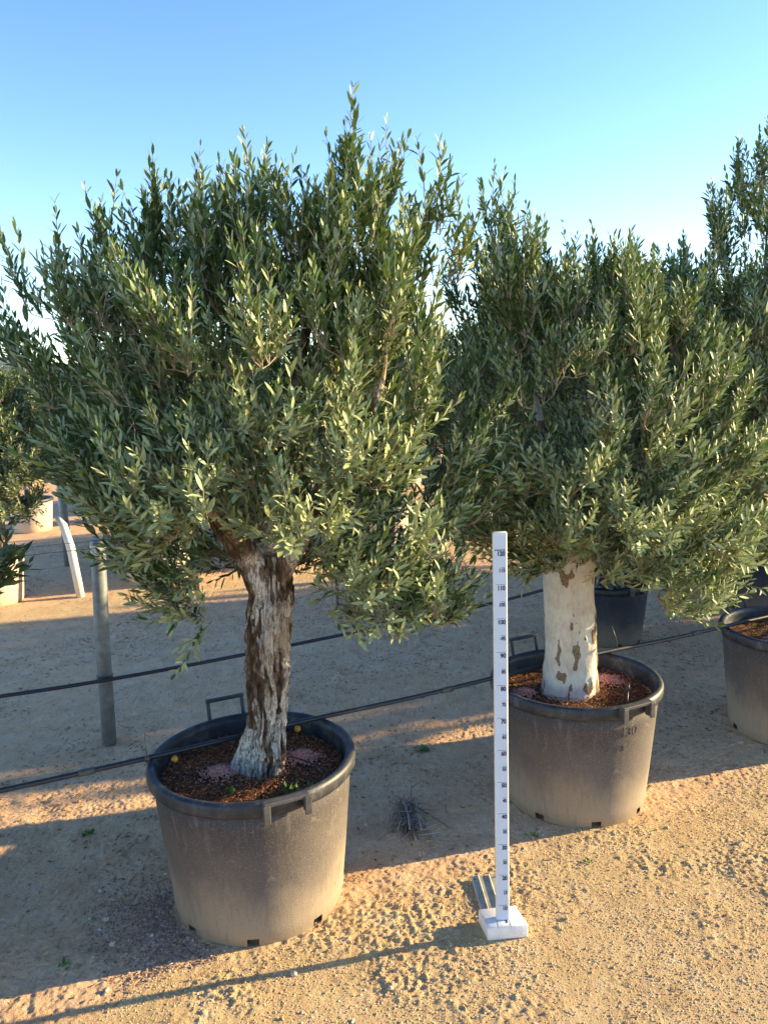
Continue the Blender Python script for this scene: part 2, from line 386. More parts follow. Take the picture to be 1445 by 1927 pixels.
def strips(name, P, D, L, W, m, parent=None, up=None, thick=0.0):
    """thin slivers: curled diamonds"""
    n = len(P); D = D/np.linalg.norm(D, axis=1, keepdims=True)
    upv = np.array([0, 0, 1.]) + rg.normal(0, .35, (n, 3)); Wd = np.cross(D, upv); Wd /= np.linalg.norm(Wd, axis=1, keepdims=True)
    Nn = np.cross(Wd, D); L = L[:, None]; W = W[:, None]
    V = np.stack([P-D*L/2, P-Wd*W/2+Nn*W*.3, P+Wd*W/2+Nn*W*.3, P+D*L/2, P+Nn*W*.9], 1)
    F = (np.array([(0, 1, 4), (0, 4, 2), (1, 3, 4), (4, 3, 2)])[None]+np.arange(n)[:, None, None]*5).reshape(-1, 3)
    return np_mesh(name, V.reshape(-1, 3), F, np.full(len(F), 3), m, parent, False)
def lit_keep(x, y):
    p = np.clip(.5+fbm(x*2.2, y*2.2, 0, 91)*1.9, .08, 1)*(1-.93*front_mask(x, y))
    return (rg.uniform(0, 1, len(x)) < p) & clear_pots(x, y)
x, y = scatter(60000, -4, 5, 1.7, 9, lit_keep); n = len(x)
D = np.stack([rg.normal(0, 1, n), rg.normal(0, 1, n), rg.normal(0, .12, n)], 1)
tag(strips('leaf_litter', np.stack([x, y, ground_h(x, y)+.0025], 1), D, rg.uniform(.008, .034, n), rg.uniform(.002, .006, n), M['litter']),
    'dry leaves and bark bits littering the trodden soil', 'leaf litter', kind='stuff')

# ------------------------------------------------------------------ pots
RT, RB, HP = .3354, .2723, .5006
HA = R(-65)
def lathe(prof, n=96, skip=None):
    V = []; F = []
    for r_, z_ in prof:
        for k in range(n): a = 2*math.pi*k/n; V.append((r_*math.cos(a), r_*math.sin(a), z_))
    for i in range(len(prof)-1):
        for k in range(n):
            if skip and skip(i, k): continue
            F.append((i*n+k, i*n+(k+1) % n, (i+1)*n+(k+1) % n, (i+1)*n+k))
    return V, F
def rbody(z_): return .272 + (.318-.272)*(z_/.455)**.9
def make_pot(name, body_mat, rim_mat, soil_mat, detail=True, soil_z=.428, text=False, mound=True):
    root = empty(name, (0, 0, 0))
    n = 96
    zs = [0, .006, .030, .034, .06, .1, .16, .22, .28, .34, .40, .456]
    prof = [(rbody(q)-(.004 if q == 0 else 0), q) for q in zs]
    prof[3] = (prof[3][0]+.002, .034)
    prof += [(.306, .456), (.302, .40), (.262, .02), (.05, .02)]
    holes = set()
    for k in range(8):
        a = (HA+R(-22)+k*math.pi/4) % (2*math.pi); c = int(a/(2*math.pi)*n); holes |= {c, (c+1) % n}
    V, F = lathe(prof, n, (lambda i, k: i == 1 and k in holes) if detail else None)
    m_ = MB(); m_.add(V, F); body = m_.build('pot_body', body_mat, root)
    R0 = .318
    rp = [(R0+.002, .450), (R0+.010, .452), (R0+.016, .462), (RT-.001, .468), (RT, .486), (RT-.004, .496), (RT-.012, .5006), (RT-.022, .499),
          (RT-.030, .492), (RT-.034, .478), (.303, .40), (.300, .36)]
    m_ = MB(); V, F = lathe(rp, n); m_.add(V, F); m_.build('rim', rim_mat, root)
    if detail:
        for s, up in ((0, 0), (math.pi, 1)):
            a = HA+s; m_ = MB(); ca, sa = math.cos(a), math.sin(a)
            def P(rad, tng, z_): return (rad*ca-tng*sa, rad*sa+tng*ca, z_)
            w_ = .062; rot = Matrix.Rotation(a, 3, 'Z')
            if not up:
                m_.box(P(RT+.010, 0, .502), (.026, 2*w_+.014, .013), rot=rot)
                for q in (-1, 1):
                    m_.box(P(RT+.010, q*w_, .4725), (.034, .014, .046), rot=rot)
                    m_.box(P(RT+.0255, q*w_, .476), (.006, .022, .058), rot=rot)
            else:
                tilt = .012
                m_.box(P(RT+.004+tilt, 0, .557), (.017, 2*w_+.016, .012), rot=rot)
                for q in (-1, 1):
                    m_.tube([P(RT-.002, q*w_, .478), P(RT+.004+tilt, q*w_, .551)], [.009, .0085], 4)
            m_.build('handle', M['grip'] if not up else rim_mat, root, False, .003)
    # soil
    rr = np.concatenate([[0], np.linspace(.02, .301, 26)]); th = np.linspace(0, 2*np.pi, 97)[:-1]
    A, B = np.meshgrid(th, rr[1:]); xs = (B*np.cos(A)).ravel(); ys = (B*np.sin(A)).ravel()
    hz = soil_z + (.018*np.exp(-(np.hypot(xs, ys)/.15)**2) if mound else 0) + .010*fbm(xs*14, ys*14, 0, 41+len(name)) + .006*noise(xs*60, ys*60, 0, 43)
    V = np.concatenate([[[0, 0, soil_z+.02]], np.stack([xs, ys, hz], 1)])
    L = []; Sz = []
    for k in range(96): L += [0, 1+k, 1+(k+1) % 96]; Sz.append(3)
    for i in range(25):
        for k in range(96): p = 1+i*96; L += [p+k, p+96+k, p+96+(k+1) % 96, p+(k+1) % 96]; Sz.append(4)
    np_mesh('soil', V, L, Sz, soil_mat, root)
    return root
def chips(root, n, zf, avoid=(), rmax=.295, clear=.085, c0=(0, 0)):
    r_ = rmax*np.sqrt(rg.uniform(0, 1, n)); a_ = rg.uniform(0, 6.283, n)
    x = r_*np.cos(a_); y = r_*np.sin(a_); k = np.hypot(x-c0[0], y-c0[1]) > clear
    for (ax, ay, ar) in avoid: k &= (np.hypot(x-ax, (y-ay)) > ar*rg.uniform(.7, 1.1, n))
    x, y = x[k], y[k]; n = len(x)
    D = np.stack([rg.normal(0, 1, n), rg.normal(0, 1, n), rg.normal(0, .3, n)], 1)
    z = zf+.018*np.exp(-(np.hypot(x, y)/.15)**2)+.012+rg.uniform(-.004, .006, n)
    o = strips('mulch', np.stack([x, y, z], 1), D, rg.uniform(.004, .015, n), rg.uniform(.0012, .0034, n), M['chips'], root)
    o['kind'] = 'stuff'
def pile(root, cx, cy, r_, z0, n=900):
    a_ = rg.uniform(0, 6.283, n); q = rg.normal(0, .5, n); x = cx+r_*q*np.cos(a_); y = cy+r_*q*np.sin(a_)
    z = z0+.020*np.exp(-(np.hypot(x-cx, y-cy)/r_)**2*1.5)+rg.uniform(0, .003, n)
    k = np.hypot(x, y) < .29
    o = lumps('fertiliser_granules', np.stack([x, y, z], 1)[k], rg.uniform(.0015, .0045, k.sum()), M['pink'], root, 1.0); o['kind'] = 'stuff'

pot1 = make_pot('plant_pot', M['pot'], M['rim'], M['soil']); pot1.location = (-.453, 2.43, 0)
tag(pot1, 'nearest large round pot, weathered grey-brown with a black rim, at the lower left', 'plant pot', 'plant pots in the front row')
chips(pot1, 8500, .424, ((-.115, -.03, .07), (.14, .06, .08)), clear=.08, c0=(.02, 0))
pile(pot1, -.105, -.02, .065, .434, 1300); pile(pot1, .15, .07, .07, .432, 1300)
pot2 = make_pot('plant_pot', M['pot'], M['rim'], M['soil']); pot2.location = (.738, 3.01, 0)
tag(pot2, 'weathered pot embossed 130 behind the measuring stick, holding a whitewashed trunk', 'plant pot', 'plant pots in the front row')
chips(pot2, 7500, .424, ((-.2, -.03, .07), (.15, .07, .08)), clear=.10, c0=(-.015, 0))
pile(pot2, -.205, -.02, .055, .434); pile(pot2, .15, .09, .075, .432, 1500)
pot3 = make_pot('plant_pot', M['pot'], M['rim'], M['soil']); pot3.location = (1.90, 3.55, 0)
tag(pot3, 'dark weathered pot cut off by the right edge of the photo', 'plant pot', 'plant pots in the front row')
chips(pot3, 5000, .424); pile(pot3, -.12, -.03, .06, .434)

def text_on_pot(root, s, size, z0, ang, depth):
    cu = bpy.data.curves.new('t', 'FONT'); cu.body = s; cu.size = size; cu.extrude = depth/2; cu.align_x = 'CENTER'; cu.resolution_u = 3; cu.bevel_depth = 0
    to = bpy.data.objects.new('t', cu); C.objects.link(to); bpy.context.view_layer.update()
    me = bpy.data.meshes.new_from_object(to.evaluated_get(bpy.context.evaluated_depsgraph_get())); bpy.data.objects.remove(to)
    for v in me.vertices:
        x_, y_, z_ = v.co; zz = z0+y_; rr = rbody(zz)+z_-.0002; a = ang+x_/.31; v.co = (rr*math.cos(a), rr*math.sin(a), zz)
    me.materials.clear(); me.materials.append(M['pot']); o = bpy.data.objects.new('embossed_number', me); C.objects.link(o); o.parent = root
text_on_pot(pot2, '130', .052, .372, HA+R(0), .004)
text_on_pot(pot2, 'V', .034, .315, HA+R(-17), .003); text_on_pot(pot2, 'I', .034, .315, HA+R(-9), .003); text_on_pot(pot2, 'T', .034, .315, HA+R(-4), .003)

# ------------------------------------------------------------------ trees
def trunk_mesh(name, pts, radii, m, parent, seed, lobes=.10, fis=.010, nseg=120, nring=170, kind='fissured', limbs=()):
    pts = np.array(pts, float); t0 = np.linspace(0, 1, len(pts)); tt = np.linspace(0, 1, nring)
    def cr(v):  # smooth interpolation
        vv = np.stack([np.interp(tt, t0, v[:, i]) for i in range(v.shape[1])], 1)
        k = max(3, nring//len(pts)//2*2+1); ker = np.hanning(k+2)[1:-1]; ker /= ker.sum()
        pad = np.concatenate([np.repeat(vv[:1], k//2, 0), vv, np.repeat(vv[-1:], k//2, 0)])
        return np.stack([np.convolve(pad[:, i], ker, 'valid') for i in range(v.shape[1])], 1)
    P = cr(pts); Rr = cr(np.array(radii, float)[:, None])[:, 0]
    a = np.linspace(0, 2*np.pi, nseg+1)[:-1]; A, Z = np.meshgrid(a, P[:, 2]); RR = np.repeat(Rr[:, None], nseg, 1)
    tw = Z*1.6
    lob = 1+lobes*(np.sin(3*A+tw*2+seed)*.6+np.sin(5*A-tw*3+seed*2)*.4+fbm(np.cos(A)*1.6, np.sin(A)*1.6, Z*4, seed)*1.2)
    base = np.clip((P[0, 2]+.10-Z)/.10, 0, 1)**2
    lob = lob*(1+.10*base*np.sin(4*A+seed)*1)
    cx, cy = np.cos(A+tw*.35), np.sin(A+tw*.35)
    f1 = fbm(cx*5.5, cy*5.5, Z*7, seed+5, 4); f2 = noise(cx*11, cy*11, Z*26, seed+9)
    if kind == 'fissured':
        rid = 1-np.abs(f1)*5; cre = np.clip(rid, 0, 1); pat = np.clip(.5+fbm(cx*1.9, cy*1.9, Z*6.5+3, seed+13)*3.4, 0, 1)
        bark = np.clip(.85*cre*(.5+.8*pat)+.8*(pat-.42)+.16*np.clip((Z-.62)/.25,0,1), 0, 1)
        disp = -fis*cre + fis*.45*f2 + fis*.8*(pat-.5)*.5 - fis*.6*np.clip(1-np.abs(fbm(cx*2.6, cy*2.6, Z*3, seed+31, 3))*6, 0, 1)
    else:
        pp = fbm(cx*3.0, cy*3.0, Z*13, seed+13)
        side = np.clip((np.cos(A-R(5))-.72)*6, 0, 1)       # the flank with bark left on
        bark = np.clip(np.clip(.5+(pp-.23)*5, 0, 1)*.95+side*(.42+f1*1.6), 0, 1)
        disp = -fis*.3*np.clip(1-np.abs(f1)*6, 0, 1)*(.2+side) + fis*.5*np.clip(.5+(pp-.23)*9, 0, 1)
    if kind == 'fissured':
        kr = np.random.default_rng(seed)
        for _ in range(11):
            ka = kr.uniform(-3.1, 3.1); kz = kr.uniform(P[0, 2], P[-1, 2]); kw = kr.uniform(.018, .038); da = np.angle(np.exp(1j*(A-ka)))*RR; dd_ = (da**2+((Z-kz)*.7)**2)/kw**2
            disp = disp + kr.choice([1, 1, -1])*kr.uniform(.006, .013)*np.exp(-dd_); bark = np.clip(bark+.22*np.exp(-(np.sqrt(dd_)-1.1)**2*4), 0, 1)
    rad = RR*lob+disp
    V = np.stack([P[:, 0:1]+rad*np.cos(A), P[:, 1:2]+rad*np.sin(A), Z], -1).reshape(-1, 3)
    idx = np.arange(nring*nseg).reshape(nring, nseg); nx_ = np.roll(idx, -1, 1)
    Q = np.stack([idx[:-1], nx_[:-1], nx_[1:], idx[1:]], -1).reshape(-1, 4)
    bark = bark.ravel()
    loops = Q.ravel(); sizes = np.full(len(Q), 4)
    cap = idx[-1]; loops = np.concatenate([loops, cap]); sizes = np.append(sizes, nseg)
    # limbs: tapered tubes joined in the same mesh
    off = len(V); Vs = [V]; Ls = [loops]; Ss = [sizes]; Bs = [bark]
    for (lp, lr) in limbs:
        lp = np.array(lp, float); n0 = 26; s_ = np.linspace(0, 1, len(lp)); t_ = np.linspace(0, 1, n0)
        c_ = np.stack([np.interp(t_, s_, lp[:, i]) for i in range(3)], 1)
        for _ in range(4): c_[1:-1] = (c_[:-2]+2*c_[1:-1]+c_[2:])/4
        r_ = np.interp(t_, s_, lr); T = np.gradient(c_, axis=0); T /= np.linalg.norm(T, axis=1, keepdims=True)
        U = np.cross(T, [0.1, 1, .1]); U /= np.linalg.norm(U, axis=1, keepdims=True); B = np.cross(T, U); ns = 28
        aa = np.linspace(0, 2*np.pi, ns+1)[:-1]
        W = c_[:, None]+(U[:, None]*np.cos(aa)[None, :, None]+B[:, None]*np.sin(aa)[None, :, None])*r_[:, None, None]
        W += .10*r_[:, None, None]*fbm(W[..., 0]*25, W[..., 1]*25, W[..., 2]*25, seed)[..., None]*(W-c_[:, None])/r_[:, None, None]
        id2 = np.arange(n0*ns).reshape(n0, ns)+off; n2 = np.roll(id2, -1, 1)
        q = np.stack([id2[:-1], n2[:-1], n2[1:], id2[1:]], -1).reshape(-1, 4)
        w_ = W.reshape(-1, 3); Vs.append(w_); Ls.append(q.ravel()); Ss.append(np.full(len(q), 4)); off += len(w_)
        bk = np.clip(.5+fbm(w_[:, 0]*9, w_[:, 1]*9, w_[:, 2]*9, seed+3)*1.6, 0, 1); Bs.append(bk)
    return np_mesh(name, np.concatenate(Vs), np.concatenate(Ls), np.concatenate(Ss), m, parent, True, {'bark': np.concatenate(Bs)})

def sample_env(env, n, r, shell=.45):
    wts = np.array([e[2] for e in env], float); wts /= wts.sum(); ch = r.choice(len(env), n, p=wts)
    d = r.normal(0, 1, (n, 3)); d /= np.linalg.norm(d, axis=1, keepdims=True)
    u = r.uniform(0, 1, n); rad = np.where(r.uniform(0, 1, n) < shell, .75+.25*u, u**(1/3.))
    c = np.array([e[0] for e in env])[ch]; s = np.array([e[1] for e in env])[ch]
    return c+d*s*rad[:, None]

def grow_crown(root, seed, limbs, env, fork, n_attr, n_shoots, leaders=(), leaf=.041, leafw=.0053, simple=False, shoot_len=(.09, .24),
               mat_leaf=None, up=.75, avoid=None, spacing=.0165):
    r = np.random.default_rng(seed); pos = []; par = []; fl = []
    for lp, lr in limbs:
        lp = np.array(lp, float); prev = -1; m = 7*(len(lp)-1); s_ = np.linspace(0, 1, len(lp)); t_ = np.linspace(0, 1, m)
        c_ = np.stack([np.interp(t_, s_, lp[:, i]) for i in range(3)], 1); rr = np.interp(t_, s_, lr)
        for p, q in zip(c_, rr): pos.append(p); par.append(prev); fl.append(q); prev = len(pos)-1
    nl = len(pos); fork = np.array(fork, float); cap = 6000
    PA = np.zeros((cap+nl, 3)); PA[:nl] = pos; cnt = nl
    pts = sample_env(env, n_attr, r)
    if avoid is not None: pts = pts[~avoid(pts)]
    pts = pts[np.argsort(np.linalg.norm(pts-fork, axis=1))]
    def connect(p, lead=False):
        nonlocal cnt
        d = PA[:cnt]-p; dist = np.linalg.norm(d, axis=1)
        pen = dist + .35*np.maximum(0, PA[:cnt, 2]-p[2]) + .0*dist
        j = int(np.argmin(pen)); L = dist[j]; a = PA[j].copy(); m = max(2, int(L/.045)+1)
        c = (a+p)/2 + np.array([0, 0, -.16*L]) + r.normal(0, .07, 3)*L
        c = c + (p-a)*np.array([.12, .12, 0]); prev = j
        for k in range(1, m+1):
            t = k/m; q = a*(1-t)**2+c*2*t*(1-t)+p*t*t + (r.normal(0, .004, 3) if k < m else 0)
            if cnt >= len(PA): return
            PA[cnt] = q; par.append(prev); fl.append(0); prev = cnt; cnt += 1
    for p in pts: connect(p)
    lead_idx = []
    for p in leaders:
        p = np.array(p, float); q = p-np.array([r.normal(0, .02), 0, .26]); connect(q); lead_idx.append((cnt-1, p))
    P = PA[:cnt]; par_ = np.array(par[:cnt]); nchild = np.zeros(cnt)
    rad = np.zeros(cnt); acc = np.zeros(cnt)
    for i in range(cnt-1, -1, -1):
        rad[i] = max(.0013 if acc[i] == 0 else acc[i]**(1/2.5), fl[i]*.999 if fl[i] else 0)
        j = par_[i]
        if j >= 0: acc[j] += min(rad[i], .02)**2.5; nchild[j] += 1
    rad = np.minimum(rad, np.where(np.array(fl[:cnt]) > 0, np.array(fl[:cnt]), .016))
    rad = np.minimum(rad, .02)
    # shoots
    cen = np.mean([e[0] for e in env], 0); SP = []; shoots = []
    thin = np.where((rad < .006) & (np.arange(cnt) >= nl))[0]; tips = thin[nchild[thin] == 0]
    starts = np.concatenate([tips, r.choice(thin, max(0, n_shoots-len(tips)))])[:n_shoots]
    for i in starts:
        p = P[i]; j = par_[i]; dd = p-P[j]; dd /= max(1e-6, np.linalg.norm(dd))
        o = p-cen; o /= np.linalg.norm(o)
        hgt = np.clip((p[2]-fork[2]-.25)/.6, 0, 1)
        d = dd*.45+o*np.array([.75, .75, .35])*(1-.6*hgt)+r.normal(0, .32, 3)+np.array([0, 0, up*(.95+1.3*hgt)])
        d /= np.linalg.norm(d); shoots.append((p, d, r.uniform(*shoot_len), False))
    for i, tp in lead_idx: shoots.append((P[i], (tp-P[i])/np.linalg.norm(tp-P[i]), np.linalg.norm(tp-P[i]), True))
    segA = []; segB = []; rA = []; rB = []
    for i in range(cnt):
        j = par_[i]
        if j >= 0: segA.append(P[j]); segB.append(P[i]); rA.append(min(rad[j], rad[i]*1.6)); rB.append(rad[i])
    LB = []; LD = []; LN = []; LL = []
    for (p, d, L, lead) in shoots:
        steps = max(3, int(L/.03)); q = p.copy(); dr = d.copy(); sl = L/steps
        pathp = [q.copy()]; dirs = [dr.copy()]
        for k in range(steps):
            dr = dr + np.array([0, 0, .10*up/.75 if not lead else .02]) + r.normal(0, .045, 3); dr /= np.linalg.norm(dr)
            q = q+dr*sl; pathp.append(q.copy()); dirs.append(dr.copy())
        for k in range(steps):
            segA.append(pathp[k]); segB.append(pathp[k+1]); rA.append(.0017-.0009*k/steps); rB.append(.0017-.0009*(k+1)/steps)
        nn = max(2, int(L/(spacing*(1.35 if lead else 1)))); ph = r.uniform(0, 3.14)
        for k in range(nn):
            s = (k+.5+r.uniform(-.2, .2))/nn
            if s < .06: continue
            fk = s*steps; ik = min(int(fk), steps-1); fr = fk-ik; b = pathp[ik]*(1-fr)+pathp[ik+1]*fr; dk = dirs[ik]
            u = np.cross(dk, [.3, .9, .1]); u /= np.linalg.norm(u); v = np.cross(dk, u); ang = ph+k*math.pi/2+r.normal(0, .25)
            opn = r.normal(.62, .17)*(1-.5*max(0, s-.75)/.25)
            for sg in (0, math.pi):
                if r.uniform() < .06: continue
                rd = u*math.cos(ang+sg)+v*math.sin(ang+sg); ax = dk*math.cos(opn)+rd*math.sin(opn)
                nv = dk*math.sin(opn)-rd*math.cos(opn)    # adaxial side faces the shoot tip
                ax = ax+r.normal(0, .13, 3); nv = nv+r.normal(0, .16, 3)+np.array([0, 0, .15])
                LB.append(b); LD.append(ax); LN.append(nv); LL.append(leaf*r.uniform(.5, 1.25)*(1-.35*max(0, s-.8)/.2)*(.75+.25*min(1, s*4)))
    # twig mesh
    A = np.array(segA); B = np.array(segB); ra = np.array(rA); rb = np.array(rB)
    if avoid is not None:
        k = (~avoid((A+B)/2)) | (rb > .006); A, B, ra, rb = A[k], B[k], ra[k], rb[k]
    T = B-A; Ln = np.linalg.norm(T, axis=1, keepdims=True); k = (Ln[:, 0] > 1e-5); A, B, T, Ln, ra, rb = A[k], B[k], T[k], Ln[k], ra[k], rb[k]; T = T/Ln
    B = B+T*np.minimum(ra, .004)[:, None]*.6
    U = np.cross(T, [.31, .17, .93]); U /= np.linalg.norm(U, axis=1, keepdims=True); W = np.cross(T, U)
    ns = 3 if simple else 5; aa = np.linspace(0, 2*np.pi, ns+1)[:-1]
    off = U[:, None]*np.cos(aa)[None, :, None]+W[:, None]*np.sin(aa)[None, :, None]
    V = np.stack([A[:, None]+off*ra[:, None, None], B[:, None]+off*rb[:, None, None]], 1).reshape(-1, 3)
    q0 = np.arange(ns); q = np.stack([q0, (q0+1) % ns, (q0+1) % ns+ns, q0+ns], 1)
    Q = (q[None]+np.arange(len(A))[:, None, None]*2*ns).reshape(-1, 4)
    np_mesh('branches', V, Q, np.full(len(Q), 4), M['twig'], root)
    # leaves
    b = np.array(LB); ax = np.array(LD); nv = np.array(LN); L = np.array(LL)[:, None]; n = len(b)
    if avoid is not None:
        k = ~avoid(b+ax*L*.5); b, ax, nv, L = b[k], ax[k], nv[k], L[k]; n = len(b)
    ax /= np.linalg.norm(ax, axis=1, keepdims=True); nv -= ax*(ax*nv).sum(1, keepdims=True); nv /= np.linalg.norm(nv, axis=1, keepdims=True)
    wd = np.cross(nv, ax); wv = leafw/.041*L*r.uniform(.85, 1.3, (n, 1)); cv = r.normal(-.03, .15, (n, 1))*L; b = b+ax*.003
    if simple:
        V = np.stack([b, b+ax*L*.5-wd*wv+nv*wv*.25, b+ax*L*.5+wd*wv+nv*wv*.25, b+ax*L+nv*cv], 1)
        F = np.array([0, 2, 3, 0, 3, 1]); sz = np.tile([3, 3], n); F = np.array([(0, 2, 3), (0, 3, 1)]); nvt = 4
        loops = (F[None]+np.arange(n)[:, None, None]*nvt).reshape(-1)
    else:
        def row(t, wf, lift): 
            c = b+ax*L*t+nv*cv*(t*t)*1.0
            return [c-wd*wv*wf+nv*wv*.22*wf*lift, c, c+wd*wv*wf+nv*wv*.22*wf*lift]
        r1 = row(.28, .78, 1); r2 = row(.62, .92, 1); r3 = row(.86, .5, 1)
        V = np.stack([b]+r1+r2+r3+[b+ax*L+nv*cv], 1); nvt = 11
        tri = [(0, 2, 1), (0, 3, 2), (7, 8, 10), (8, 9, 10)]; quad = [(1, 2, 5, 4), (2, 3, 6, 5), (4, 5, 8, 7), (5, 6, 9, 8)]
        fl_ = np.array(sum([list(f) for f in tri]+[list(f) for f in quad], [])); loops = (fl_[None]+np.arange(n)[:, None]*nvt).reshape(-1)
        sz = np.tile([3]*4+[4]*4, n)
    np_mesh('leaves', V.reshape(-1, 3), loops, sz, mat_leaf or M['leaf'], root, True)
    print('crown', seed, 'leaves', n, 'segs', len(A))

# tree 1 ---------------------------------------------------------------
def tree1():
    root = empty('olive_tree', (0, 0, 0)); Y0 = 2.43
    limbs = [([(-.365, Y0, 1.02), (-.42, Y0-.01, 1.16), (-.50, Y0-.02, 1.27), (-.62, Y0, 1.45), (-.72, Y0+.02, 1.75), (-.76, Y0, 2.0)], [.060, .050, .040, .026, .016, .008]),
             ([(-.365, Y0, 1.04), (-.345, Y0+.03, 1.18), (-.33, Y0+.06, 1.35), (-.27, Y0+.05, 1.6), (-.22, Y0+.05, 1.85), (-.14, Y0+.05, 2.1)], [.058, .052, .036, .022, .015, .008]),
             ([(-.35, Y0, 1.06), (-.27, Y0-.03, 1.2), (-.12, Y0-.03, 1.36), (.0, Y0, 1.65), (.04, Y0, 1.95)], [.040, .032, .022, .014, .007]),
             ([(-.38, Y0, 1.1), (-.46, Y0-.10, 1.26), (-.55, Y0-.25, 1.42), (-.62, Y0-.33, 1.62)], [.035, .024, .015, .008]),
             ([(-.36, Y0+.03, 1.12), (-.45, Y0+.22, 1.35), (-.5, Y0+.35, 1.7)], [.035, .022, .01])]
    trunk_mesh('trunk', [(-.440, Y0, .39), (-.430, Y0, .45), (-.415, Y0, .52), (-.393, Y0, .62), (-.386, Y0, .72), (-.388, Y0, .8), (-.385, Y0, .9), (-.373, Y0, 1.0), (-.362, Y0, 1.08), (-.36, Y0, 1.16)],
               [.102, .088, .075, .066, .070, .078, .074, .070, .062, .045], M['bark_f'], root, 3, limbs=[(l[0], l[1]) for l in limbs[:5]], fis=.014, lobes=.17)
    env = [((-.42, 2.47, 1.60), (.58, .50, .44), 4.6), ((-.06, 2.48, 1.90), (.19, .30, .26), 1.3), ((-.84, 2.45, 1.68), (.25, .38, .28), .95),
           ((-.42, 2.20, 1.36), (.40, .22, .20), 1.3), ((-.38, 2.5, 1.95), (.42, .35, .17), 1.1), ((-.64, 2.48, 1.82), (.22, .32, .22), 1.0), ((-.16, 2.48, 1.75), (.26, .32, .25), .8), ((.02, 2.38, 1.22), (.24, .28, .24), 1.1),
           ((.06, 2.42, .98), (.14, .2, .12), .5), ((.20, 2.55, 1.28), (.13, .18, .13), .5), ((.12, 2.6, 1.5), (.2, .25, .25), .5), ((-.13, 2.47, 1.02), (.20, .22, .12), 1.0), ((-.62, 2.52, 1.12), (.20, .2, .12), .9), ((-.40, 2.72, 1.12), (.35, .12, .14), .7), ((-.66, 2.40, 1.32), (.22, .3, .18), .6), ((-.58, 2.42, 1.04), (.10, .16, .14), .28), ((-.28, 2.75, 1.4), (.4, .25, .3), 1.0)]
    tips = [(-1.04, 2.19), (-.95, 2.23), (-.84, 2.2), (-.77, 2.3), (-.69, 2.27), (-.64, 2.38), (-.52, 2.38), (-.35, 2.41), (-.24, 2.35), (-.14, 2.39), (-.07, 2.53), (-.02, 2.38), (.06, 2.42), (.12, 2.37), (.2, 2.36), (.24, 2.22), (-1.12, 2.0), (-.44, 2.25), (-.58, 2.26)]
    leaders = [(a, 2.45, b) for a, b in tips]
    def avoid(p):   # the trunk is bare below the crown
        return ((np.abs(p[:, 0]+.375) < .135) & (p[:, 2] < 1.17) & (p[:, 1] < 2.6)) | ((np.abs(p[:, 0]+.42) < .11) & (p[:, 2] < 1.24) & (p[:, 1] < 2.4)) | (p[:, 2] < .80) | (((p[:, 0] < -.76) & (p[:, 2] < 1.10)) | (p[:, 2] < 1.12+(-.80-p[:, 0])*1.2) & (p[:, 0] < -.80)) | ((p[:, 0] > .17) & (p[:, 2] < 1.45) & (p[:, 1] < 2.36))
    grow_crown(root, 11, limbs, env, (-.37, Y0, 1.2), 520, 3700, leaders, avoid=avoid)
    tag(root, 'nearest olive tree with rough fissured grey and dark bark, wide silvery crown', 'olive tree', 'olive trees in the front row')
    return root
tree1()

def tree2():
    root = empty('olive_tree', (0, 0, 0)); Y0 = 3.01; X0 = .715
    limbs = [([(.73, Y0, 1.03), (.64, Y0, 1.2), (.5, Y0, 1.5), (.46, Y0, 1.9), (.45, Y0, 2.15)], [.07, .045, .025, .014, .007]),
             ([(.73, Y0, 1.03), (.76, Y0, 1.25), (.80, Y0, 1.6), (.82, Y0, 1.95)], [.07, .04, .022, .008]),
             ([(.74, Y0, 1.03), (.88, Y0-.05, 1.2), (1.05, Y0-.05, 1.4), (1.15, Y0, 1.7)], [.055, .028, .012, .005]),
             ([(.72, Y0, 1.05), (.72, Y0-.16, 1.25), (.75, Y0-.3, 1.45)], [.045, .025, .01]),
             ([(.72, Y0, 1.05), (.68, Y0+.2, 1.3), (.65, Y0+.35, 1.6)], [.045, .025, .01])]
    trunk_mesh('trunk', [(.718, Y0, .39), (.716, Y0, .45), (.718, Y0, .52), (.721, Y0, .62), (.72, Y0, .75), (.714, Y0, .88), (.722, Y0, 1.0), (.735, Y0, 1.08), (.74, Y0, 1.15)],
               [.122, .108, .101, .098, .097, .095, .100, .10, .07], M['bark_l'], root, 8, lobes=.07, fis=.010, kind='lime', limbs=[(l[0], l[1]) for l in limbs])
    env = [((.80, 3.0, 1.50), (.50, .48, .46), 4.4), ((.50, 3.03, 1.88), (.14, .3, .26), 1.0), ((.84, 3.03, 1.80), (.30, .35, .20), 1.2), ((1.05, 2.9, 1.15), (.32, .32, .28), 1.4),
           ((1.0, 2.85, .84), (.16, .2, .13), .5), ((.55, 2.85, 1.15), (.24, .25, .15), .8), ((.75, 2.68, 1.25), (.36, .2, .2), 1.0), ((.62, 2.8, 1.0), (.12, .12, .08), .3), ((.86, 2.8, .98), (.14, .12, .07), .35)]
    tips = [(.36, 2.32), (.43, 2.45), (.49, 2.42), (.6, 2.31), (.7, 2.24), (.77, 2.23), (.9, 2.2), (.99, 2.12), (1.1, 2.0), (.28, 2.15)]
    def avoid(p): return ((np.abs(p[:, 0]-.71) < .15) & (p[:, 2] < .93) & (p[:, 1] < 3.2)) | (p[:, 2] < .66) | ((p[:, 0] < .5) & (p[:, 2] < .95)) | ((p[:, 0] < 1.0) & (p[:, 2] < .92) & (p[:, 0] > .8))
    grow_crown(root, 23, limbs, env, (.73, Y0, 1.15), 420, 3300, [(a, 3.02, b) for a, b in tips], leaf=.038, avoid=avoid, spacing=.0155)
    tag(root, 'second olive tree with a thick whitewashed trunk patched with brown bark, behind the stick', 'olive tree', 'olive trees in the front row')
tree2()

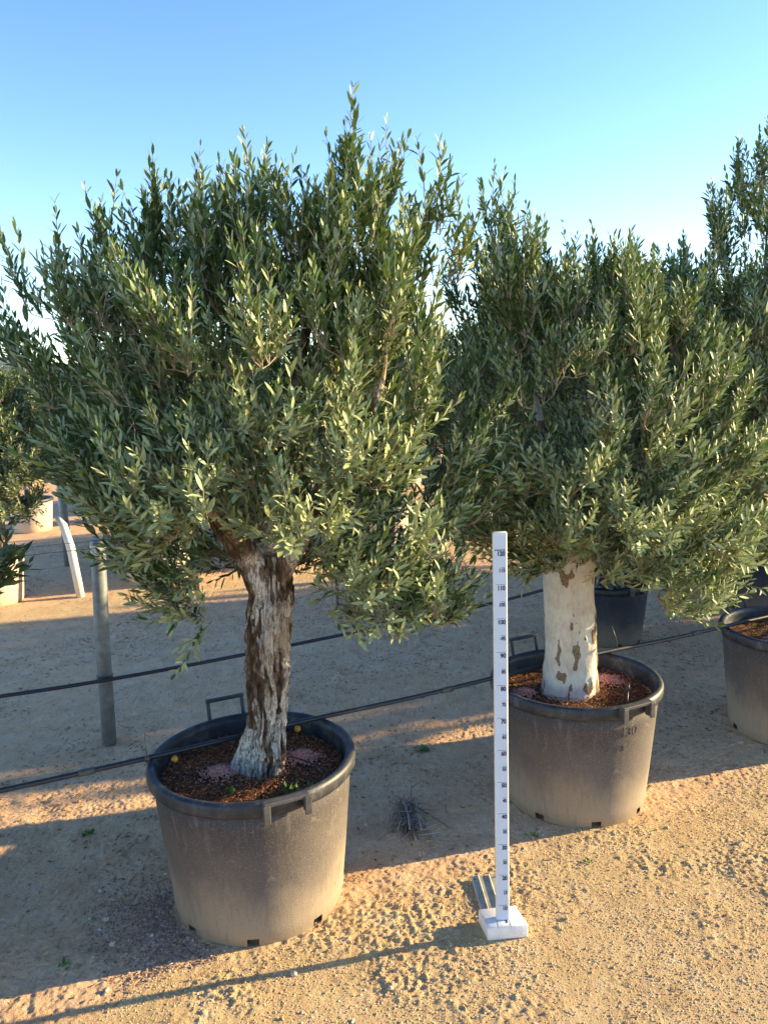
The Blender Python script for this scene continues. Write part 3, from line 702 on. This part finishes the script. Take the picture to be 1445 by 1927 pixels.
def tree3():
    root = empty('olive_tree', (0, 0, 0)); Y0 = 3.55; X0 = 1.9
    limbs = [([(X0, Y0, .95), (X0-.12, Y0, 1.15), (X0-.25, Y0, 1.5), (X0-.22, Y0, 2.0), (X0-.22, Y0, 2.3)], [.06, .04, .018, .008, .004]),
             ([(X0, Y0, .95), (X0+.05, Y0, 1.25), (X0+.1, Y0, 1.7), (X0+.15, Y0, 2.1)], [.06, .04, .022, .008]),
             ([(X0, Y0, .95), (X0+.2, Y0, 1.15), (X0+.4, Y0, 1.5)], [.05, .03, .01]),
             ([(X0, Y0, .95), (X0-.2, Y0-.15, 1.05), (X0-.42, Y0-.25, 1.25)], [.045, .025, .01])]
    trunk_mesh('trunk', [(X0-.02, Y0, .39), (X0-.02, Y0, .47), (X0-.01, Y0, .6), (X0, Y0, .8), (X0, Y0, .95), (X0, Y0, 1.08)],
               [.095, .08, .072, .07, .072, .05], M['bark_f'], root, 14, limbs=limbs)
    env = [((X0-.05, Y0, 1.62), (.66, .5, .52), 4.6), ((X0-.2, Y0, 2.15), (.28, .3, .38), 2.0), ((X0-.45, Y0-.15, 1.2), (.32, .32, .28), 1.5),
           ((X0-.42, Y0-.2, .88), (.2, .22, .12), .6), ((X0-.1, Y0-.3, 1.3), (.4, .25, .3), 1.1), ((X0+.4, Y0, 1.5), (.3, .4, .4), 1.0), ((X0-.55, Y0, 1.80), (.25, .3, .28), 1.3)]
    tips = [(1.33, 2.25), (1.46, 2.37), (1.55, 2.34), (1.65, 2.69), (1.70, 2.80), (1.60, 2.5), (1.8, 2.7), (1.25, 2.1)]
    def avoid(p): return ((np.abs(p[:, 0]-X0) < .13) & (p[:, 2] < .9)) | (p[:, 2] < .72)
    grow_crown(root, 37, limbs, env, (X0, Y0, 1.1), 400, 3300, [(a, Y0, b) for a, b in tips], leaf=.040, avoid=avoid)
    tag(root, 'olive tree at the right edge, its tallest shoots rising above the others', 'olive tree', 'olive trees in the front row')
    return root
t3 = tree3()

# ------------------------------------------------------------------ background trees: three prototypes
def proto(seed, h0=1.0, W=.68, Hc=.62, leaves=900, leafL=.06, zc=1.58):
    root = empty('olive_tree', (0, 0, 0))
    limbs = [([(0, 0, h0-.05), (-.1, 0, h0+.2), (-.28, .05, h0+.6)], [.06, .035, .012]), ([(0, 0, h0-.05), (.05, 0, h0+.25), (.05, 0, h0+.8)], [.06, .035, .012]),
             ([(0, 0, h0-.05), (.18, .0, h0+.2), (.38, -.05, h0+.5)], [.05, .03, .01]), ([(0, 0, h0-.05), (0, -.2, h0+.15), (0, -.35, h0+.45)], [.05, .03, .01]), ([(0, 0, h0-.05), (0, .2, h0+.2), (0, .35, h0+.5)], [.05, .03, .01])]
    trunk_mesh('trunk', [(0, 0, .38), (0, 0, .45), (.01, 0, .6), (0, 0, .8), (0, 0, h0), (0, 0, h0+.1)], [.10, .085, .075, .07, .07, .05], M['bark_f'], root, seed, nseg=32, nring=30, limbs=limbs[:3])
    r = np.random.default_rng(seed)
    env = [((0, 0, zc), (W, W, Hc), 4), ((0, 0, zc-.55), (W*.75, W*.75, .32), 2.2)] + [((r.uniform(-.35, .35), r.uniform(-.35, .35), zc+r.uniform(-.3, .4)), (.35, .35, .35), 1.0) for _ in range(5)]
    tips = [(r.uniform(-.6, .6), r.uniform(-.4, .4)) for _ in range(12)]
    leaders = [(a, b, zc+Hc*1.0+.15-abs(a)*.35+r.uniform(-.12, .18)) for a, b in tips]
    def avoid(p): return (p[:, 2] < .66)
    grow_crown(root, seed, limbs, env, (0, 0, h0+.1), 260, leaves, leaders, leaf=leafL, leafw=.0062, simple=True, mat_leaf=M['leaf_far'], avoid=avoid, spacing=.021)
    return root
P1 = proto(101, leaves=2100); P2 = proto(202, h0=1.05, W=.62, Hc=.66, leaves=2000, zc=1.65); P3 = proto(303, h0=.95, W=.72, Hc=.55, leaves=2100, zc=1.5)
PP = [P1, P2, P3]
bp = make_pot('plant_pot', M['pot_black'], M['black'], M['soil'])                     # black pots of the second row
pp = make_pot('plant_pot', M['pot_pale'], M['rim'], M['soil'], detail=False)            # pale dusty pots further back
used = set()
def place(src, loc, rz, s=1.0, label=None, cat=None, group=None):
    o = src if id(src) not in used else copy_tree(src)
    used.add(id(src)); o.location = loc; o.rotation_euler = (0, 0, rz); o.scale = (s, s, s)
    if label: o['label'] = label
    if cat: o['category'] = cat
    if group: o['group'] = group
    return o
rr = random.Random(4)
# second row: black pots, behind the whitewashed tree
k = 0
row2 = [(1.42, 4.93), (2.62, 5.62), (3.75, 6.15), (4.95, 6.75), (6.1, 7.3), (7.3, 7.9)]
row2lab = ['black pot directly behind the whitewashed trunk', 'black pot between the second and third front pots, further back', 'black pot in the second row mostly hidden behind foliage at the right edge']
for i, (a, b_) in enumerate(row2):
    if i < 3:
        place(bp, (a, b_, 0), 0, .82 if i else .76, row2lab[i], 'plant pot', 'black pots in the second row')
        place(PP[i % 3], (a, b_, 0 if i else -.04), rr.uniform(0, 6.28), 1.0, ['olive tree rising behind the whitewashed tree', 'olive tree behind the gap between the second and third front trees', 'olive tree behind the tree at the right edge'][i], 'olive tree', 'olive trees in the second row')
    else:
        place(bp, (a, b_, 0), 0, 1, 'black pot in the second row beyond the right edge', 'plant pot', 'black pots in the second row')
        place(PP[i % 3], (a, b_, 0), rr.uniform(0, 6.28), 1.0, 'olive tree in the second row beyond the right edge', 'olive tree', 'olive trees in the second row')
# front row continues to the right, out of the picture: these cast the long shade between the rows
for i, (a, b_) in enumerate([(3.1, 4.15), (4.3, 4.72), (5.5, 5.3), (6.7, 5.88)]):
    place(bp, (a, b_, 0), 0, 1, 'pot of the front row beyond the right edge', 'plant pot', 'plant pots of the front row out of frame')
    if i < 2: continue
    place(PP[(i+1) % 3], (a, b_, 0), rr.uniform(0, 6.28), 1.05, 'olive tree of the front row beyond the right edge', 'olive tree', 'olive trees of the front row out of frame')
# third row
row3 = [(-3.12, 6.32), (-2.02, 6.92), (-1.05, 7.5), (-.02, 8.12), (.98, 8.56), (2.05, 9.2), (3.1, 9.8), (4.3, 10.45), (5.5, 11.1)]
r3l = ['pale pot at the left edge', 'pale pot partly hidden under the left side of the nearest tree', 'pale pot behind the nearest trunk, hidden by leaves', 'pale pot seen under the right side of the nearest tree',
       'pale sunlit pot left of the top of the measuring stick', 'pale pot behind the second tree', 'pale pot far behind the second tree to the right', 'pale pot in the sunlit gap at the far right', 'pale pot beyond the right edge']
for i, (a, b_) in enumerate(row3):
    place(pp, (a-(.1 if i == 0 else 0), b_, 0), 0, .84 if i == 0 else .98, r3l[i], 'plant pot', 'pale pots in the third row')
    place(PP[(i*2+1) % 3], (a, b_, 0), rr.uniform(0, 6.28), .80 if i == 0 else (.92 if i < 3 else 1.0), 'olive tree in the '+r3l[i], 'olive tree', 'olive trees in the third row')
for (a, b_, l1, l2) in ((-4.35, 9.7, 'dusty pot beyond the leaning white post, left of the near posts', 'low olive tree beyond the leaning white post near the left edge'),
                        (-3.45, 10.3, 'dusty pot beyond the grey post, half hidden by the nearest crown', 'low olive tree behind the grey post, half hidden by the nearest crown')):
    place(pp, (a, b_, 0), 0, .8, l1, 'plant pot', 'pots behind the posts')
    place(P2, (a, b_, -.05), rr.uniform(0, 6.28), .84, l2, 'olive tree', 'low olive trees behind the posts')
# far rows
n_far = 0
for q, (ax_, ay_, n_, i0) in enumerate([(-6.55, 14.7, 15, 0), (-8.9, 17.5, 18, 0), (-11.0, 21.3, 18, 0), (-14.2, 26.5, 20, 0), (-2.5, 11.2, 9, 0)]):
    st = 1.25 if q < 3 else 1.6
    for i in range(n_):
        a = ax_+ROW.x*st*i; b_ = ay_+ROW.y*st*i
        u = a/b_
        if abs(u) > .56: continue
        wide = ['far', 'farther', 'very far', 'farthest', 'fourth'][q]
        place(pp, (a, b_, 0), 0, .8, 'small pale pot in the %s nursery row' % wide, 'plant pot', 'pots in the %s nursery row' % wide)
        place(PP[(i+q) % 3], (a, b_, 0), rr.uniform(0, 6.28), rr.uniform(.85, 1.0), 'small olive tree in the %s nursery row' % wide, 'olive tree', 'olive trees in the %s nursery row' % wide); n_far += 1
print('far trees', n_far)
# neighbour of the front row just outside the left edge, whose leaves reach into the picture
nb = copy_tree(P1); nb.location = (-1.77, 2.22, .0); nb.rotation_euler = (0, 0, 1.0); nb.scale = (.94, .94, .74)
tag(nb, 'olive tree whose leaves reach in at the left edge', 'olive tree', 'olive trees in the front row')
np_ = copy_tree(pot3); np_.location = (-1.70, 1.98, 0); tag(np_, 'front row pot beyond the left edge', 'plant pot', 'plant pots in the front row')
np_['label'] = 'front row pot beyond the left edge'

# ------------------------------------------------------------------ hoses
def line_pts(pts, n=60, sag=0.0):
    pts = np.array(pts, float); s = np.concatenate([[0], np.cumsum(np.linalg.norm(np.diff(pts, axis=0), axis=1))]); t = np.linspace(0, s[-1], n)
    c = np.stack([np.interp(t, s, pts[:, i]) for i in range(3)], 1)
    for _ in range(12): c[1:-1] = (c[:-2]+2*c[1:-1]+c[2:])/4
    return [tuple(p) for p in c]
h1 = empty('drip_hose', (0, 0, 0))
mb = MB(); mb.tube(line_pts([(-3.2, 1.35, .47), (-1.85, 1.92, .517), (-1.18, 2.22, .500), (-.76, 2.395, .511), (-.24, 2.665, .511), (.10, 2.825, .506), (.44, 3.0, .511), (.95, 3.255, .511), (1.25, 3.395, .502), (1.60, 3.555, .511), (2.2, 3.84, .511), (3.4, 4.4, .511), (7, 6.1, .511)], 220), .0085, 10)
mb.build('hose_pipe', M['black'], h1)
tag(h1, 'black irrigation hose resting across the rims of the front pots', 'hose', 'irrigation hoses')
for p in ((-.95, 2.312), (.22, 2.885), (1.40, 3.463)):
    m_ = MB(); m_.tube([(p[0]-.022, p[1]-.011, .5075), (p[0]+.022, p[1]+.011, .5075)], .0115, 10); m_.build('coupler', M['grip'], h1)
for p in ((-.70, 2.417, .505), (-.325, 2.625, .500), (1.72, 3.60, .505)):
    m_ = MB(); m_.tube([(p[0], p[1]-.016, p[2]-.004), (p[0], p[1]-.011, p[2]-.006), (p[0], p[1]-.011, p[2]-.010), (p[0], p[1]-.011, p[2]-.020)], [.004, .010, .0105, .006], 10)
    m_.tube([(p[0]-.010, p[1]-.012, p[2]-.010), (p[0]+.010, p[1]-.012, p[2]-.010)], .007, 8)
    m_.build('dripper', M['dripper'], h1)
m_ = MB(); m_.tube([(-.78, 2.378, .49), (-.782, 2.378, .60)], [.0018, .0009], 5); m_.tube([(-.78, 2.372, .512), (-.78, 2.384, .512)], .010, 8)
m_.build('tie_wire', M['wire'], h1)
m_ = MB(); m_.tube([(.985, 3.27, .505), (.978, 3.27, .56), (.955, 3.262, .62)], [.0018, .0014, .0009], 5); m_.build('tie_wire', M['wire'], h1)
h2 = MB(); h2.tube(line_pts([(-3.4, 2.65, .42), (-1.72, 3.4, .335), (-1.30, 3.56, .335), (-.72, 3.86, .335), (.64, 4.6, .345), (1.2, 4.86, .40), (1.5, 5.02, .45), (2.6, 5.6, .50), (7, 7.8, .50)], 120), .0095, 8)
tag(h2.build('drip_hose', M['black']), 'second black irrigation hose running past the grey post to the black pots', 'hose', 'irrigation hoses')
# thin feeder tube and stake in the second pot; tube in the first
m_ = MB(); m_.tube(line_pts([(.80, 2.99, .452), (.90, 2.93, .465), (.955, 2.87, .47), (.975, 2.82, .44)], 20), .002, 6)
fo = m_.build('feeder_tube', M['black']); tag(fo, 'thin black feeder tube arching to a stake in the second pot', 'tube', 'thin feeder tubes')
m_ = MB(); m_.tube([(.905, 2.86, .52), (.872, 2.775, .425)], [.0035, .0022], 6); m_.tube([(.905, 2.86, .52), (.895, 2.835, .50)], .006, 6)
m_.tube(line_pts([(.905, 2.86, .52), (.94, 2.85, .525), (.985, 2.83, .50), (1.0, 2.80, .44)], 16), .0018, 6)
tag(m_.build('drip_stake', M['black']), 'small black drip stake pushed into the second pot', 'drip stake')
m_ = MB(); m_.tube(line_pts([(-.34, 2.47, .46), (-.28, 2.41, .475), (-.22, 2.37, .46), (-.18, 2.33, .46), (-.20, 2.27, .445)], 24), .0025, 6)
tag(m_.build('feeder_tube', M['black']), 'thin black feeder tube curving over the soil of the nearest pot', 'tube', 'thin feeder tubes')

# ------------------------------------------------------------------ posts and wires
m_ = MB(); root = empty('support_post', (-1.36, 3.61, 0))
m_.tube([(0, 0, -.05), (.012, 0, .5), (.032, 0, .985), (.033, 0, 1.0)], [.034, .034, .034, .031], 24); m_.build('post_shaft', M['galv'], root)
m_ = MB(); m_.tube([(.031, 0, .93), (.0325, 0, .975)], .0355, 24); m_.build('collar', M['pvc'], root, False)
m_ = MB(); m_.tube([(.008, 0, .325), (.0085, 0, .345)], .0375, 20); m_.tube([(.01, -.034, .335), (.01, -.055, .335)], .008, 6); m_.build('clamp', M['grip'], root, False)
tag(root, 'grey galvanised post standing left of the nearest tree', 'post', 'support posts')
root = empty('support_post', (-3.09, 7.58, 0)); m_ = MB(); m_.tube([(0, 0, -.05), (0, 0, .80), (0, 0, .805)], [.04, .04, .034], 16); m_.build('post_shaft', M['galv'], root)
m_ = MB(); m_.box((-.01, 0, .95), (.05, .03, .34)); m_.build('top_bracket', M['black'], root, False)
tag(root, 'dark grey post behind the leaning white one', 'post', 'support posts')
root = empty('support_post', (-2.53, 6.4, 0)); m_ = MB(); m_.tube([(.0, 0, -.05), (-.05, .0, .42), (-.10, .02, .60), (-.15, .04, .66)], [.034, .034, .032, .02], 16); m_.build('post_shaft', M['pvc'], root)
tag(root, 'short leaning white post at the left, beyond the grey post', 'post', 'support posts')
for i, (z0, y0) in enumerate(((1.0, 0), (.965, 0))):
    m_ = MB(); m_.tube(line_pts([(-3.0, 2.75, z0+.02), (-1.33, 3.57, z0), (.5, 4.5, z0-.02), (1.6, 5.0, z0)], 30), .0016, 5)
    tag(m_.build('support_wire', M['wire']), ['upper thin wire strung from the grey post top', 'lower thin wire strung from the grey post'][i], 'wire', 'thin support wires')

# ------------------------------------------------------------------ measuring stick
ms = empty('measuring_stick', (.322, 2.195, 0)); tag(ms, 'white measuring stick on a block foot, numbered every five up to 120', 'measuring stick')
m_ = MB(); P0 = [(.253-.322, 2.236-2.195), (.371-.322, 2.250-2.195), (.395-.322, 2.160-2.195), (.271-.322, 2.148-2.195)]
zf = .004
m_.add([(a, b_, zf) for a, b_ in P0]+[(a, b_, .049) for a, b_ in P0], [(0, 1, 2, 3), (7, 6, 5, 4), (0, 4, 5, 1), (1, 5, 6, 2), (2, 6, 7, 3), (3, 7, 4, 0)])
m_.build('base_block', M['white'], ms, True, .004)
st = empty('staff_tmp', (0, 0, 0)); bpy.data.objects.remove(st)
SW, SD = .040, .018; sx, sy = 0.0, -.005
m_ = MB(); m_.box((sx, sy, (.0495+1.25)/2), (SW, SD, 1.25-.0495)); staff = m_.build('staff', M['white'], ms, True, .0025)
m_ = MB(); m_.box((sx, sy-SD/2-.0006, .0505+.595), (SW-.007, .0012, 1.19)); strip = m_.build('scale_strip', M['strip'], staff, False)
def txt(s, size, xr, z, parent, y, flat=False, name='number'):
    cu = bpy.data.curves.new(name, 'FONT'); cu.body = s; cu.size = size; cu.align_x = 'RIGHT'; cu.extrude = .0002; cu.offset = size*.042; cu.resolution_u = 4; cu.space_character = .95
    to = bpy.data.objects.new(name, cu); C.objects.link(to); bpy.context.view_layer.update()
    me = bpy.data.meshes.new_from_object(to.evaluated_get(bpy.context.evaluated_depsgraph_get())); bpy.data.objects.remove(to)
    for v in me.vertices:
        x_, y_, z_ = v.co
        v.co = (xr+x_*.88, y-z_, z+y_) if not flat else (xr+x_, y+y_, z+z_)
    me.materials.clear(); me.materials.append(M['ink']); o = bpy.data.objects.new(name, me); C.objects.link(o); o.parent = parent
yf = sy-SD/2-.0015
for hgt in range(10, 121, 5):
    big = hgt % 10 == 0; zt = hgt/100; s = .0180 if big else .0145
    txt(str(hgt) if hgt != 95 else '-95', s, .0138, zt-.0030-s*.73, strip, yf)
    m_ = MB(); wl = .025 if big else .013
    if hgt == 120: m_.box((-.001, yf, zt), (.031, .0004, .0026))
    else: m_.box((.0138-wl/2+(-.001 if big else 0), yf, zt), (wl, .0004, .0009))
    m_.build('tick_mark', M['ink'], strip, False)
m_ = MB(); m_.box((.010, sy-SD/2-.001, .0497), (.012, .0015, .0012)); m_.build('tick_mark', M['ink'], ms, False)
txt('5', .0145, .0138, .0494, ms, sy-SD/2-.0125, flat=True)
for a in (-.0185, .0195):
    m_ = MB(); m_.box((a, -.030, .0492), (.0008, .036, .0006)); m_.build('seam', M['grip'], ms, False)

# ------------------------------------------------------------------ metal plate
m_ = MB(); prof = [(-.047, .002), (-.046, .013), (-.026, .014), (-.023, .018), (-.020, .012), (.010, .011), (.013, .017), (.016, .013), (.044, .012), (.045, .002)]
th_ = .0012; V = []; F = []
for yy in (-.095, .095):
    V += [(a, yy, b_) for a, b_ in prof]+[(a, yy, b_-th_) for a, b_ in prof]
n = len(prof)
for i in range(n-1):
    F += [(i, i+1, 2*n+i+1, 2*n+i), (n+i+1, n+i, 3*n+i, 3*n+i+1), (i+1, i, n+i, n+i+1), (2*n+i, 2*n+i+1, 3*n+i+1, 3*n+i)]
F += [(0, 2*n, 3*n, n), (n-1, 2*n-1, 4*n-1, 3*n-1)]
m_.add(V, F); pl = m_.build('ribbed_metal_plate', M['plate'], None, False)
pl.location = (.308, 2.355, .004); pl.rotation_euler = (R(2), R(-1.5), R(4))
tag(pl, 'small ribbed metal plate on the ground behind the stick foot', 'metal plate')
for a in (-.037, .030):
    m_ = MB(); m_.tube([(a, .078, .0141), (a, .078, .0146)], .0035, 8); m_.build('bolt_hole', M['black'], pl, False)

# ------------------------------------------------------------------ twig pile, weeds
tr = random.Random(9); m_ = MB()
for i in range(110):
    big = i < 16
    cx = .06+tr.gauss(0, .032); cy = 2.83+tr.gauss(0, .075 if not big else .04); a = R(90)+tr.gauss(0, .35 if big else .9)+.12; L = tr.uniform(.18, .36) if big else tr.uniform(.03, .12)
    z0 = .008+tr.uniform(0, .022); dz = tr.uniform(-.01, .012); bd = tr.gauss(0, .01)
    d = (math.cos(a), math.sin(a)); m_.tube([(cx-d[0]*L/2, cy-d[1]*L/2, z0-dz), (cx+bd, cy+bd, z0+.003), (cx+d[0]*L/2, cy+d[1]*L/2, z0+dz)], [.0032, .0026, .0012] if big else [.002, .0016, .0009], 5)
tag(m_.build('twig_heap', M['deadtwig']), 'small heap of dry twigs on the ground between the two pots', 'twigs')
def weed(x, y, z0, n, L, label, spread=1.0, parent=None, upright=False):
    r = np.random.default_rng(int(abs(x*1000))+int(y*100)); V = []; F = []
    for i in range(n):
        a = r.uniform(0, 6.28); e = r.uniform(.2, .9) if not upright else r.uniform(1.0, 1.4); l = L*r.uniform(.5, 1.1); d = np.array([math.cos(a)*math.cos(e), math.sin(a)*math.cos(e), math.sin(e)])
        s = np.array([-math.sin(a), math.cos(a), 0])*l*.16; b0 = np.array([r.normal(0, L*.35*spread), r.normal(0, L*.2*spread), 0])
        k = len(V); V += [b0, b0+d*l*.5-s, b0+d*l*.5+s, b0+d*l+np.array([0, 0, -.15*l])]; F += [(k, k+1, k+3), (k, k+3, k+2)]
    m_ = MB(); m_.add(V, F); o = m_.build('weed', M['weed'], parent, False); o.location = (x, y, z0)
    tag(o, label, 'weed', 'small weeds')
for (x_, y_, n, L, lab, up_) in [(.155, 3.43, 44, .035, 'low green weed on the shaded soil between the two rows', False), (-1.17, 2.80, 36, .028, 'dark green weed on the ground at the left edge', False),
                            (-.98, 2.10, 14, .03, 'small green seedling near the bottom left corner', False), (.52, 2.70, 12, .025, 'tiny weed in front of the second pot', False), (.67, 2.52, 9, .028, 'tiny pale weed in the sunlit soil below the second pot', False)]:
    weed(x_, y_, gz(x_, y_)+.002, n, L, lab, upright=up_)
weed(-.315, 2.25, .448, 16, .05, 'green seedlings sprouting in the nearest pot by its handle', 1.2, upright=True)
weed(-.50, 2.26, .44, 8, .05, 'thin green sprout left of the nearest trunk', .4, upright=True)
# single fallen leaves and stones worth pointing at
for i, (x_, y_, s_) in enumerate([(-1.0, 2.45, .010), (-.93, 2.30, .012), (-.76, 2.22, .009), (-.30, 2.04, .014), (-.87, 2.18, .012), (.35, 1.83, .012)]):
    P_ = np.array([[x_, y_, gz(x_, y_)+s_*.3]]); o = lumps('stone', P_, np.array([s_]), M['pebble'], None, .7, False, .25)
    tag(o, ['orange brown stone on the shaded ground at the left', 'small reddish stone lying in shade left of the nearest pot', 'tiny dark stone beside the foot of the nearest pot', 'pale clod lying in the stick shadow below the nearest pot', 'pale grey stone near the lower left corner', 'tan stone at the bottom of the picture under the stick'][i], 'stone', 'loose stones')
